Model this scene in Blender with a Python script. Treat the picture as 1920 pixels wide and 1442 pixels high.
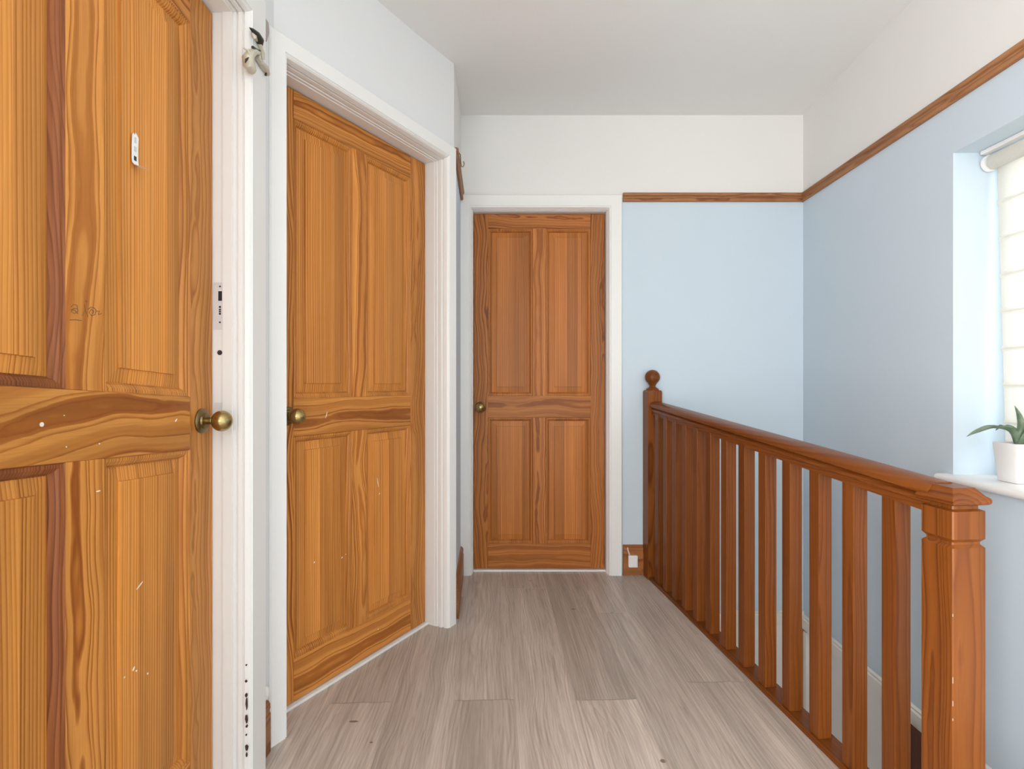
import bpy, bmesh, math, random
from mathutils import Vector, Matrix

for o in list(bpy.data.objects):
    bpy.data.objects.remove(o, do_unlink=True)
S = bpy.context.scene
COL = S.collection
R = math.radians
rng = random.Random(7)

# ------------------------------------------------------------------ camera
cd = bpy.data.cameras.new('camera')
cam = bpy.data.objects.new('camera', cd)
COL.objects.link(cam)
cd.sensor_width = 36.0
cd.lens = 36.0 * 1000.0 / 1920.0
cd.clip_start = 0.02
cam.location = (0, 0, 1.03)
cam.rotation_euler = (R(90), 0, 0)
S.camera = cam

# ------------------------------------------------------------------ world, lights, exposure
w = bpy.data.worlds.new('daylight'); S.world = w
w.use_nodes = True
wb = w.node_tree.nodes['Background']
wb.inputs['Color'].default_value = (0.80, 0.90, 1.0, 1)
wb.inputs['Strength'].default_value = 1.6


def area(name, loc, rot, sx, sy, energy, color):
    l = bpy.data.lights.new(name, 'AREA')
    l.shape = 'RECTANGLE'; l.size = sx; l.size_y = sy
    l.energy = energy; l.color = color
    o = bpy.data.objects.new(name, l)
    o.location = loc; o.rotation_euler = rot
    COL.objects.link(o)
    return o


# daylight outside the stair window, shining through the translucent blind
area('stair_window_daylight', (2.35, 1.35, 1.45), (0, R(90), 0), 1.4, 1.5, 25, (0.90, 0.95, 1.0))
# added fill light at an invented rear window, unseen behind the camera
area('rear_area_fill', (0.40, -3.27, 1.50), (R(90), 0, 0), 1.7, 1.4, 29, (1.0, 0.98, 0.95))
# added fill light low in the stairwell, lifting its dull lower walls
hl = bpy.data.lights.new('stairwell_fill', 'POINT'); hl.energy = 9; hl.color = (1.0, 0.97, 0.93); hl.shadow_soft_size = 0.15
ho = bpy.data.objects.new('stairwell_fill', hl); ho.location = (1.12, 1.75, -1.75); COL.objects.link(ho)
# two added fill lights behind the camera: one at the side, one further back
# the side one fills an invented doorway and brightens the window wall
area('side_area_fill', (-0.72, -0.85, 1.05), (0, R(-90), 0), 1.8, 0.74, 125, (0.98, 0.985, 1.0))
pl = bpy.data.lights.new('rear_point_fill', 'POINT'); pl.energy = 37; pl.color = (1.0, 0.975, 0.945); pl.shadow_soft_size = 0.25  # added point fill at the back of the landing, no lamp stands there
po = bpy.data.objects.new('rear_point_fill', pl); po.location = (-0.30, -2.85, 1.10); COL.objects.link(po)

S.view_settings.view_transform = 'Standard'
S.view_settings.look = 'None'
S.view_settings.gamma = 1.0
S.view_settings.exposure = -0.10
S.view_settings.use_curve_mapping = False
try:
    S.cycles.max_bounces = 10
    S.cycles.diffuse_bounces = 6
    S.cycles.sample_clamp_indirect = 6.0
    S.cycles.use_denoising = True
except Exception:
    pass


# ------------------------------------------------------------------ node helpers
class NT:
    def __init__(self, name):
        m = bpy.data.materials.new(name); m.use_nodes = True
        self.m = m; self.t = m.node_tree; self.n = m.node_tree.nodes
        self.b = self.n['Principled BSDF']; self.out = self.n['Material Output']

    def node(self, typ, **kw):
        x = self.n.new(typ)
        for k, v in kw.items():
            setattr(x, k, v)
        return x

    def link(self, a, b):
        self.t.links.new(a, b)

    def put(self, sock, v):
        if hasattr(v, 'default_value') or hasattr(v, 'is_linked'):
            self.link(v, sock)
        else:
            sock.default_value = v

    def math(self, op, a, b=None, c=None, clamp=False):
        x = self.node('ShaderNodeMath', operation=op, use_clamp=clamp)
        self.put(x.inputs[0], a)
        if b is not None: self.put(x.inputs[1], b)
        if c is not None: self.put(x.inputs[2], c)
        return x.outputs[0]

    def noise(self, vec, scale, detail=3, rough=0.5):
        x = self.node('ShaderNodeTexNoise')
        self.put(x.inputs['Vector'], vec)
        x.inputs['Scale'].default_value = scale
        x.inputs['Detail'].default_value = detail
        x.inputs['Roughness'].default_value = rough
        return x.outputs['Fac']

    def comb(self, x, y, z):
        c = self.node('ShaderNodeCombineXYZ')
        for i, v in enumerate((x, y, z)): self.put(c.inputs[i], v)
        return c.outputs[0]

    def mix(self, fac, a, b, typ='MIX'):
        x = self.node('ShaderNodeMix', data_type='RGBA', blend_type=typ)
        self.put(x.inputs[0], fac); self.put(x.inputs[6], a); self.put(x.inputs[7], b)
        return x.outputs[2]

    def ramp(self, fac, stops):
        x = self.node('ShaderNodeValToRGB')
        e = x.color_ramp.elements
        while len(e) < len(stops): e.new(0.5)
        for i, (p, c) in enumerate(stops):
            e[i].position = p
            e[i].color = c if len(c) == 4 else (*c, 1)
        self.put(x.inputs[0], fac)
        return x.outputs[0]

    def bump(self, h, strength, dist=0.002):
        x = self.node('ShaderNodeBump')
        x.inputs['Strength'].default_value = strength
        x.inputs['Distance'].default_value = dist
        self.put(x.inputs['Height'], h)
        self.link(x.outputs[0], self.b.inputs['Normal'])


def c4(c): return (c[0], c[1], c[2], 1)


def wood(name, light, mid, dark, spacing=0.008, rough=0.38, coat=0.0, warp=0.05, contrast=1.0, knots=False, mottle=0.0, stave=0.0, lfreq=1.1, streak=0.0, spots=(), spec=0.25):
    """plain sawn timber: growth rings cut by the board; 'gc' = across, depth, along the grain"""
    k = NT(name)
    at = k.node('ShaderNodeAttribute', attribute_name='gc')
    sp = k.node('ShaderNodeSeparateXYZ'); k.link(at.outputs['Vector'], sp.inputs[0])
    a, d, l = sp.outputs
    wn = None
    if stave:
        w_ = k.node('ShaderNodeTexWhiteNoise', noise_dimensions='1D')
        k.link(k.math('FLOOR', k.math('DIVIDE', a, stave)), w_.inputs['W'])
        wn = w_.outputs['Value']
        a = k.math('ADD', a, k.math('MULTIPLY', wn, 0.7))
        l = k.math('ADD', l, k.math('MULTIPLY', wn, 9.0))
    low = k.noise(k.comb(k.math('MULTIPLY', a, 1.5), k.math('MULTIPLY', d, 1.5), k.math('MULTIPLY', l, lfreq)), 1.0, 2, 0.5)
    low2 = k.noise(k.comb(k.math('MULTIPLY', a, 9.0), k.math('MULTIPLY', d, 9.0), k.math('MULTIPLY', l, 3.2)), 1.0, 3, 0.55)
    a2 = k.math('ADD', a, k.math('MULTIPLY', k.math('SUBTRACT', low, 0.5), warp * 2.2))
    d2 = k.math('ADD', d, k.math('MULTIPLY', k.math('SUBTRACT', low2, 0.5), warp * 0.55))
    r = k.math('SQRT', k.math('ADD', k.math('MULTIPLY', a2, a2), k.math('MULTIPLY', d2, d2)))
    fine = k.noise(k.comb(k.math('MULTIPLY', a, 60.0), k.math('MULTIPLY', d, 60.0), k.math('MULTIPLY', l, 5.0)), 1.0, 3, 0.6)
    r = k.math('ADD', r, k.math('MULTIPLY', fine, spacing * 0.30))
    vary = k.noise(k.comb(k.math('MULTIPLY', r, 45.0), 0.3, 0.7), 1.0, 2, 0.6)
    r = k.math('ADD', r, k.math('MULTIPLY', vary, spacing * 2.2))
    f = k.math('FRACT', k.math('DIVIDE', r, spacing))
    ring = k.ramp(f, [(0.0, (0.08,) * 3), (0.30, (0.16,) * 3), (0.66, (0.55,) * 3), (0.84, (1.0,) * 3), (0.93, (0.55,) * 3), (1.0, (0.08,) * 3)])
    rv = k.math('MULTIPLY', ring, contrast, clamp=True)
    strong = k.noise(k.comb(k.math('MULTIPLY', r, 24.0), 3.3, k.math('MULTIPLY', l, 0.5)), 1.0, 2, 0.5)
    rv = k.math('MULTIPLY', rv, k.math('MULTIPLY_ADD', strong, 1.9, -0.12), clamp=True)
    col = k.ramp(rv, [(0.0, c4(light)), (0.5, c4(mid)), (1.0, c4(dark))])
    fib = k.noise(k.comb(k.math('MULTIPLY', a, 420.0), k.math('MULTIPLY', d, 420.0), k.math('MULTIPLY', l, 9.0)), 1.0, 2, 0.6)
    col = k.mix(k.math('MULTIPLY', k.math('SUBTRACT', fib, 0.38, clamp=True), 0.9, clamp=True), col, c4([x * 0.78 for x in mid]))
    tone = k.noise(k.comb(k.math('MULTIPLY', a, 16.0), k.math('MULTIPLY', d, 6.0), k.math('MULTIPLY', l, 0.7)), 1.0, 2, 0.5)
    tv = k.math('MULTIPLY_ADD', tone, 0.9, 0.56)
    tn = k.node('ShaderNodeAttribute', attribute_name='tone')
    tv = k.math('MULTIPLY', tv, k.math('ADD', tn.outputs['Fac'], 1.0))
    if wn is not None:
        tv = k.math('MULTIPLY', tv, k.math('MULTIPLY_ADD', wn, 0.26, 0.87))
    vm = k.node('ShaderNodeVectorMath', operation='SCALE')
    k.link(col, vm.inputs[0]); k.link(tv, vm.inputs['Scale'])
    col = vm.outputs[0]
    if knots:
        vo = k.node('ShaderNodeTexVoronoi')
        k.link(k.comb(k.math('MULTIPLY', a, 11.0), k.math('MULTIPLY', d, 3.0), k.math('MULTIPLY', l, 4.6)), vo.inputs['Vector'])
        vo.inputs['Scale'].default_value = 1.0
        kn = k.ramp(vo.outputs['Distance'], [(0.0, (1, 1, 1)), (0.10, (0.9,) * 3), (0.16, (0.25,) * 3), (0.24, (0, 0, 0))])
        col = k.mix(kn, col, c4([x * 0.35 for x in dark]))
    if streak:
        s1 = k.noise(k.comb(k.math('MULTIPLY', a, 95.0), 0.0, k.math('MULTIPLY', l, 4.5)), 1.0, 5, 0.7)
        col = k.mix(k.math('MULTIPLY', k.math('SUBTRACT', s1, 0.45, clamp=True), streak * 3.6, clamp=True), col, c4(dark))
        s2 = k.noise(k.comb(k.math('MULTIPLY', a, 70.0), 4.0, k.math('MULTIPLY', l, 2.0)), 1.0, 4, 0.65)
        col = k.mix(k.math('MULTIPLY', k.math('SUBTRACT', s2, 0.52, clamp=True), streak * 3.0, clamp=True), col, c4([x * 1.22 for x in light]))
    for (sx, sy, rx, ry) in spots:
        g_ = k.node('ShaderNodeNewGeometry'); q_ = k.node('ShaderNodeSeparateXYZ'); k.link(g_.outputs['Position'], q_.inputs[0])
        ex = k.math('DIVIDE', k.math('SUBTRACT', q_.outputs[0], sx), rx); ey = k.math('DIVIDE', k.math('SUBTRACT', q_.outputs[1], sy), ry)
        dd = k.math('SQRT', k.math('ADD', k.math('MULTIPLY', ex, ex), k.math('MULTIPLY', ey, ey)))
        dd = k.math('ADD', dd, k.math('MULTIPLY', low2, 0.6))
        col = k.mix(k.ramp(dd, [(0.0, (0.55,) * 3), (0.5, (0.85,) * 3), (0.8, (0.8,) * 3), (1.0, (0, 0, 0))]), col, (0.11, 0.075, 0.055, 1))
    if mottle:
        mo = k.noise(k.comb(k.math('MULTIPLY', a, 30.0), k.math('MULTIPLY', d, 30.0), k.math('MULTIPLY', l, 7.0)), 1.0, 3, 0.6)
        col = k.mix(k.math('MULTIPLY', mo, mottle), col, c4(dark))
    k.link(col, k.b.inputs['Base Color'])
    k.b.inputs['Roughness'].default_value = rough
    k.b.inputs['Specular IOR Level'].default_value = spec
    k.b.inputs['Coat Weight'].default_value = coat
    k.b.inputs['Coat Roughness'].default_value = 0.15
    k.bump(k.math('ADD', rv, fib), 0.06, 0.001)
    return k.m


def paint(name, col, rough=0.5, bump=0.04, scale=90):
    k = NT(name)
    tc = k.node('ShaderNodeTexCoord')
    n = k.noise(tc.outputs['Object'], 3.0, 3, 0.5)
    k.link(k.mix(k.math('MULTIPLY', n, 0.5), c4([x * 1.0 for x in col]), c4([x * 0.955 for x in col])), k.b.inputs['Base Color'])
    k.b.inputs['Roughness'].default_value = rough
    k.bump(k.noise(tc.outputs['Object'], scale, 3, 0.6), bump, 0.002)
    return k.m


def wall_paint(name, bands):
    """emulsion painted in level bands: bands = [(top z, colour), ...] from the bottom up"""
    k = NT(name)
    g = k.node('ShaderNodeNewGeometry')
    s = k.node('ShaderNodeSeparateXYZ'); k.link(g.outputs['Position'], s.inputs[0])
    col = c4(bands[0][1])
    for i in range(1, len(bands)):
        z = bands[i - 1][0]
        col = k.mix(k.math('GREATER_THAN', s.outputs[2], z), col, c4(bands[i][1]))
    n = k.noise(g.outputs['Position'], 2.5, 4, 0.55)
    k.link(k.mix(k.math('MULTIPLY', n, 0.10), col, (0.55, 0.56, 0.58, 1), 'MULTIPLY'), k.b.inputs['Base Color'])
    k.b.inputs['Roughness'].default_value = 0.62
    k.b.inputs['Specular IOR Level'].default_value = 0.3
    k.bump(k.noise(g.outputs['Position'], 130, 3, 0.6), 0.05, 0.002)
    return k.m


def simple(name, col, rough=0.5, metal=0.0):
    k = NT(name)
    tc = k.node('ShaderNodeTexCoord')
    n = k.noise(tc.outputs['Object'], 40, 2, 0.5)
    k.link(k.mix(k.math('MULTIPLY', n, 0.3), c4(col), c4([x * 0.85 for x in col])), k.b.inputs['Base Color'])
    k.b.inputs['Roughness'].default_value = rough
    k.b.inputs['Metallic'].default_value = metal
    return k.m


BLUE = (0.585, 0.680, 0.750)
M = {}
M['wall_white'] = wall_paint('white_emulsion', [(0, (0.745, 0.75, 0.745))])
M['wall_two'] = wall_paint('blue_and_white_emulsion', [(-0.25, (0.82, 0.79, 0.76)), (2.045, BLUE), (9, (0.775, 0.77, 0.745))])
M['ceiling'] = wall_paint('ceiling_emulsion', [(0, (0.83, 0.825, 0.81))])
M['gloss'] = paint('white_gloss_paint', (0.81, 0.80, 0.775), 0.32, 0.02)
M['cream'] = paint('cream_gloss_paint', (0.78, 0.75, 0.69), 0.35, 0.02)
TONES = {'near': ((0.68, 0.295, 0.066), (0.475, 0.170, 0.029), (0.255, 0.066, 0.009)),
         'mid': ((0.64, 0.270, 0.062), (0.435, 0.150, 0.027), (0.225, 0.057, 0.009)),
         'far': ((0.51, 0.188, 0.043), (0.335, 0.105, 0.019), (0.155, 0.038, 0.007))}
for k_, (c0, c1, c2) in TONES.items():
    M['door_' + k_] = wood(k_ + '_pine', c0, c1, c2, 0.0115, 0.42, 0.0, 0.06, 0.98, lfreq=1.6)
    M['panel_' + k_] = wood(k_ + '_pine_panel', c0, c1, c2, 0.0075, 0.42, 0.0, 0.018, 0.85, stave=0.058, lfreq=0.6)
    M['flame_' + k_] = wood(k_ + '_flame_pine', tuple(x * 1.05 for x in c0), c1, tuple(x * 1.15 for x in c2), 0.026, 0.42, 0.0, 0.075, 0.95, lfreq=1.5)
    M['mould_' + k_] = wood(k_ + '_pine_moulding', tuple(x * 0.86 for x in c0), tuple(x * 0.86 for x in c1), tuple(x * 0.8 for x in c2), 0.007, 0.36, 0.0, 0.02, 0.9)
M['mould'] = wood('reddish_shaded_moulding', (0.30, 0.10, 0.030), (0.20, 0.060, 0.018), (0.10, 0.025, 0.008), 0.006, 0.34)  # dark reddish wood, with the shade of the recess painted into its colour
M['mahog'] = wood('stained_hardwood', (0.2241, 0.0664, 0.0100), (0.1535, 0.0398, 0.0055), (0.0647, 0.0141, 0.0025), 0.010, 0.34, 0.0, 0.03, 0.7, False, 0.35, spec=0.24)
M['newel'] = wood('stained_pine_with_knots', (0.2448, 0.0747, 0.0116), (0.1701, 0.0456, 0.0066), (0.0647, 0.0149, 0.0025), 0.009, 0.34, 0.0, 0.035, 0.8, True, 0.25, spec=0.24)
M['rail_pine'] = wood('picture_rail_pine', (0.40, 0.19, 0.08), (0.30, 0.125, 0.048), (0.19, 0.07, 0.026), 0.008, 0.42)
M['skirt'] = wood('skirting_pine', (0.36, 0.145, 0.050), (0.25, 0.088, 0.028), (0.13, 0.040, 0.013), 0.008, 0.38)
M['darkwood'] = wood('dark_stained_board', (0.10, 0.032, 0.012), (0.075, 0.022, 0.008), (0.04, 0.012, 0.005), 0.010, 0.4)
M['floor'] = wood('grey_oak_laminate', (0.60, 0.525, 0.455), (0.46, 0.388, 0.328), (0.265, 0.206, 0.165), 0.010, 0.34, 0.0, 0.075, 0.55, False, 0.30, lfreq=1.6, streak=0.75, spots=[(-0.484, 1.63, 0.024, 0.008), (0.281, 2.446, 0.020, 0.012), (0.413, 1.459, 0.014, 0.012), (0.452, 2.407, 0.012, 0.006), (-0.405, 1.535, 0.007, 0.006), (0.095, 2.80, 0.014, 0.006)])
M['floor_gap'] = simple('plank_bevel', (0.60, 0.52, 0.45), 0.5)
M['brass'] = simple('aged_brass', (0.42, 0.31, 0.13), 0.24, 1.0)
M['brass_dark'] = simple('tarnished_brass', (0.22, 0.16, 0.07), 0.30, 1.0)
M['steel'] = simple('painted_steel', (0.70, 0.69, 0.68), 0.35, 0.1)
M['taupe'] = simple('worn_taupe_timber', (0.40, 0.34, 0.31), 0.6)
M['black'] = simple('black_void', (0.012, 0.011, 0.010), 0.7)
M['chip'] = simple('bare_dark_timber', (0.05, 0.028, 0.028), 0.8)
M['fleck'] = simple('white_paint_fleck', (0.82, 0.78, 0.70), 0.6)
M['scratch'] = simple('pencil_mark', (0.20, 0.105, 0.035), 0.7)
M['paper'] = simple('white_paper', (0.86, 0.85, 0.83), 0.6)
M['print'] = simple('grey_print', (0.60, 0.60, 0.62), 0.7)
M['ink'] = simple('black_ink', (0.03, 0.03, 0.03), 0.6)
M['plastic'] = simple('white_plastic', (0.82, 0.81, 0.80), 0.35)
M['ceramic'] = simple('white_ceramic', (0.80, 0.79, 0.78), 0.18)
M['soil'] = simple('potting_soil', (0.05, 0.03, 0.018), 0.95)
M['hook'] = simple('old_cream_metal', (0.56, 0.53, 0.42), 0.30, 0.15)
M['hook_dark'] = simple('dark_metal', (0.05, 0.047, 0.032), 0.4, 0.5)
M['upvc'] = simple('white_upvc', (0.84, 0.85, 0.86), 0.3)
M['dirt'] = simple('grime', (0.09, 0.085, 0.06), 0.9)


def leaf_mat():
    k = NT('grey_green_leaf')
    tc = k.node('ShaderNodeTexCoord')
    n = k.noise(tc.outputs['Object'], 30, 3, 0.6)
    k.link(k.ramp(n, [(0.3, (0.09, 0.145, 0.085)), (0.6, (0.19, 0.26, 0.17)), (0.8, (0.30, 0.37, 0.28))]), k.b.inputs['Base Color'])
    k.b.inputs['Roughness'].default_value = 0.38
    return k.m


M['leaf'] = leaf_mat()


def glass_mat():
    k = NT('window_glass')
    t = k.node('ShaderNodeBsdfTransparent'); t.inputs[0].default_value = (0.96, 0.98, 0.98, 1)
    g = k.node('ShaderNodeBsdfGlossy'); g.inputs['Roughness'].default_value = 0.02
    mx = k.node('ShaderNodeMixShader')
    mx.inputs[0].default_value = 0.05; k.link(t.outputs[0], mx.inputs[1]); k.link(g.outputs[0], mx.inputs[2])
    k.link(mx.outputs[0], k.out.inputs['Surface'])
    return k.m


M['glass'] = glass_mat()


def fabric_mat():
    k = NT('cream_blind_fabric')
    tc = k.node('ShaderNodeTexCoord')
    n = k.noise(tc.outputs['Object'], 260, 2, 0.6)
    col = k.mix(n, (0.90, 0.88, 0.83, 1), (0.80, 0.775, 0.72, 1))
    d = k.node('ShaderNodeBsdfDiffuse'); t = k.node('ShaderNodeBsdfTranslucent')
    k.link(col, d.inputs[0]); k.link(col, t.inputs[0])
    mx = k.node('ShaderNodeMixShader'); mx.inputs[0].default_value = 0.58
    k.link(d.outputs[0], mx.inputs[1]); k.link(t.outputs[0], mx.inputs[2])
    k.link(mx.outputs[0], k.out.inputs['Surface'])
    return k.m


M['fabric'] = fabric_mat()


# ------------------------------------------------------------------ mesh helpers
class MB:
    def __init__(self):
        self.v = []; self.f = []; self.mi = []

    def add(self, vs, fs, mi=0):
        o = len(self.v)
        self.v += [tuple(p) for p in vs]
        self.f += [tuple(i + o for i in q) for q in fs]
        self.mi += [mi] * len(fs)
        return self

    def box(self, x0, x1, y0, y1, z0, z1, mi=0):
        vs = [(x, y, z) for x in (x0, x1) for y in (y0, y1) for z in (z0, z1)]
        fs = [(0, 1, 3, 2), (4, 6, 7, 5), (0, 4, 5, 1), (2, 3, 7, 6), (0, 2, 6, 4), (1, 5, 7, 3)]
        return self.add(vs, fs, mi)

    def loops(self, rings, close_start=False, close_end=False, cyclic=True, mi=0):
        n = len(rings[0]); vs = [p for r in rings for p in r]; fs = []
        for i in range(len(rings) - 1):
            for j in range(n if cyclic else n - 1):
                a = i * n + j; b = i * n + (j + 1) % n
                fs.append((a, b, b + n, a + n))
        if close_start: fs.append(tuple(range(n))[::-1])
        if close_end: fs.append(tuple((len(rings) - 1) * n + i for i in range(n)))
        return self.add(vs, fs, mi)

    def lathe(self, prof, origin, axis, seg=28, mi=0):
        """prof = [(radius, distance along axis)]"""
        ax = Vector(axis).normalized()
        t = Vector((0, 0, 1)) if abs(ax.z) < 0.9 else Vector((1, 0, 0))
        e1 = ax.cross(t).normalized(); e2 = ax.cross(e1)
        o = Vector(origin)
        rings = [[o + ax * h + (e1 * math.cos(2 * math.pi * i / seg) + e2 * math.sin(2 * math.pi * i / seg)) * max(r, 1e-5)
                  for i in range(seg)] for r, h in prof]
        return self.loops(rings, True, True, mi=mi)

    def tube(self, pts, rad, seg=10, mi=0):
        pts = [Vector(p) for p in pts]; n = len(pts)
        rads = rad if isinstance(rad, (list, tuple)) else [rad] * n
        rings = []
        prev = None
        for i, p in enumerate(pts):
            t = (pts[min(i + 1, n - 1)] - pts[max(i - 1, 0)]).normalized()
            if prev is None:
                e1 = t.cross(Vector((0, 0, 1)) if abs(t.z) < 0.9 else Vector((1, 0, 0))).normalized()
            else:
                e1 = (prev - t * prev.dot(t)).normalized()
            prev = e1; e2 = t.cross(e1)
            rings.append([p + (e1 * math.cos(2 * math.pi * j / seg) + e2 * math.sin(2 * math.pi * j / seg)) * rads[i] for j in range(seg)])
        return self.loops(rings, True, True, mi=mi)

    def sweep(self, prof, p0, p1, side, up, mi=0):
        """straight extrusion of an open/closed profile [(side, up)] from p0 to p1"""
        side = Vector(side); up = Vector(up)
        rings = [[Vector(p) + side * a + up * b for a, b in prof] for p in (p0, p1)]
        return self.loops(rings, True, True, mi=mi)

    def build(self, name, mat, parent=None, grain=None, off=(0, 0, 0), tone=0.0, bevel=0.0, smooth=False, warp=None, dscale=1.0):
        vs = [Vector(p) for p in self.v]
        if warp: vs = [warp(p) for p in vs]
        me = bpy.data.meshes.new(name)
        me.from_pydata([tuple(p) for p in vs], [], self.f)
        mats = mat if isinstance(mat, list) else [mat]
        for m in mats: me.materials.append(m)
        for p, i in zip(me.polygons, self.mi): p.material_index = i
        bm = bmesh.new(); bm.from_mesh(me)
        bmesh.ops.recalc_face_normals(bm, faces=bm.faces)
        bm.to_mesh(me); bm.free()
        if grain is not None:
            # grain: (across axis, depth axis, along axis)
            at = me.attributes.new('gc', 'FLOAT_VECTOR', 'POINT')
            for i, p in enumerate(vs):
                at.data[i].vector = [p[grain[j]] * (dscale if j == 1 else 1.0) + off[j] for j in range(3)]
            tt = me.attributes.new('tone', 'FLOAT', 'POINT')
            for i in range(len(vs)): tt.data[i].value = tone
        me.update()
        if smooth:
            for p in me.polygons: p.use_smooth = True
        o = bpy.data.objects.new(name, me); COL.objects.link(o)
        if bevel:
            b = o.modifiers.new('bevel', 'BEVEL'); b.width = bevel; b.segments = 2
            b.limit_method = 'ANGLE'; b.angle_limit = R(40)
        if smooth:
            e = o.modifiers.new('split', 'EDGE_SPLIT'); e.split_angle = R(42)
        if parent: o.parent = parent
        return o


def meta(o, label=None, cat=None, group=None, kind=None):
    if label: o['label'] = label
    if cat: o['category'] = cat
    if group: o['group'] = group
    if kind: o['kind'] = kind
    return o


def empty(name, loc, rz=0.0):
    e = bpy.data.objects.new(name, None); COL.objects.link(e)
    e.location = loc; e.rotation_euler = (0, 0, rz); e.empty_display_size = 0.05
    return e


def struct(o, label=None, cat=None):
    return meta(o, label, cat, None, 'structure')


def rect_loop(x0, x1, z0, z1, ins, y):
    return [(x0 + ins, y, z0 + ins), (x1 - ins, y, z0 + ins), (x1 - ins, y, z1 - ins), (x0 + ins, y, z1 - ins)]


def smoothstep(a, b, x):
    t = max(0.0, min(1.0, (x - a) / (b - a)))
    return t * t * (3 - 2 * t)


def wall(name, p0, p1, thick, z0, z1, holes, mat, label):
    """a wall standing on the plan line p0-p1, thickness to the left of p0->p1 (local +y)"""
    p0 = Vector((*p0, 0)); p1 = Vector((*p1, 0)); d = p1 - p0; L = d.length
    e = MB()
    us = sorted(set([0, L] + [h for q in holes for h in q[:2]]))
    zs = sorted(set([z0, z1] + [h for q in holes for h in q[2:]]))

    def solid(i, j):
        if i < 0 or j < 0 or i >= len(us) - 1 or j >= len(zs) - 1: return False
        u = (us[i] + us[i + 1]) / 2; z = (zs[j] + zs[j + 1]) / 2
        return not any(q[0] < u < q[1] and q[2] < z < q[3] for q in holes)
    for i in range(len(us) - 1):
        for j in range(len(zs) - 1):
            if not solid(i, j): continue
            a, b, c, g = us[i], us[i + 1], zs[j], zs[j + 1]
            e.add([(a, 0, c), (b, 0, c), (b, 0, g), (a, 0, g)], [(0, 1, 2, 3)])
            e.add([(a, thick, c), (b, thick, c), (b, thick, g), (a, thick, g)], [(3, 2, 1, 0)])
            if not solid(i - 1, j): e.add([(a, 0, c), (a, thick, c), (a, thick, g), (a, 0, g)], [(0, 1, 2, 3)])
            if not solid(i + 1, j): e.add([(b, 0, c), (b, thick, c), (b, thick, g), (b, 0, g)], [(3, 2, 1, 0)])
            if not solid(i, j - 1): e.add([(a, 0, c), (b, 0, c), (b, thick, c), (a, thick, c)], [(3, 2, 1, 0)])
            if not solid(i, j + 1): e.add([(a, 0, g), (b, 0, g), (b, thick, g), (a, thick, g)], [(0, 1, 2, 3)])
    me_ = MB(); me_.v = e.v; me_.f = e.f; me_.mi = e.mi
    o = me_.build(name, mat)
    bm = bmesh.new(); bm.from_mesh(o.data)
    bmesh.ops.remove_doubles(bm, verts=bm.verts, dist=1e-5)
    bmesh.ops.recalc_face_normals(bm, faces=bm.faces)
    bm.to_mesh(o.data); bm.free()
    o.location = p0; o.rotation_euler = (0, 0, math.atan2(d.y, d.x))
    return struct(o, label, 'wall')


# ------------------------------------------------------------------ plan of the landing
YB = 2.90                       # back wall
XL = -0.69                      # left wall face
A1, A2, A3 = R(90), R(60.65), 0.0
D1 = (-0.75, 0.587)             # door 1 face line: start (hinge side), runs along +Y
U2 = Vector((math.cos(A2), math.sin(A2)))
N2 = Vector((math.sin(A2), -math.cos(A2)))
D2 = (-0.711, 1.692)            # where door 2's face first shows
D3 = (0.0, 2.95)
W2 = 0.090                      # wall face stands this far in front of door 2's face


def p2(u, n):
    return (D2[0] + U2.x * u + N2.x * n, D2[1] + U2.y * u + N2.y * n)


CORN_A = (XL, p2(0, W2)[1] - (p2(0, W2)[0] - XL) * U2.y / U2.x)   # left wall / angled wall
CORN_B = p2(0.775, W2)                                              # angled wall / short return
CORN_C = (-0.278, YB)                                               # return / back wall
XR0, XR1 = 1.5835, 1.4345       # right wall face at Y = 2.9 and Y = -3.3
ZT = 2.62

# ------------------------------------------------------------------ floor: laminate planks
fl = MB(); fl_off = []; fl_tone = []
pdir = Vector((-0.038, 1.0)).normalized(); pside = Vector((pdir.y, -pdir.x))
base_pt = Vector((0.0087, 1.745))


def floor_edge_x(y):            # where the landing stops, under the balustrade
    return 0.79 + 0.108 * (2.86 - y)


def clip_poly(poly, nx, ny, c):  # keep nx*x+ny*y <= c
    out = []
    for i in range(len(poly)):
        a, b = poly[i], poly[(i + 1) % len(poly)]
        da = nx * a[0] + ny * a[1] - c; db = nx * b[0] + ny * b[1] - c
        if da <= 0: out.append(a)
        if da * db < 0:
            t = da / (da - db); out.append((a[0] + (b[0] - a[0]) * t, a[1] + (b[1] - a[1]) * t))
    return out


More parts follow.
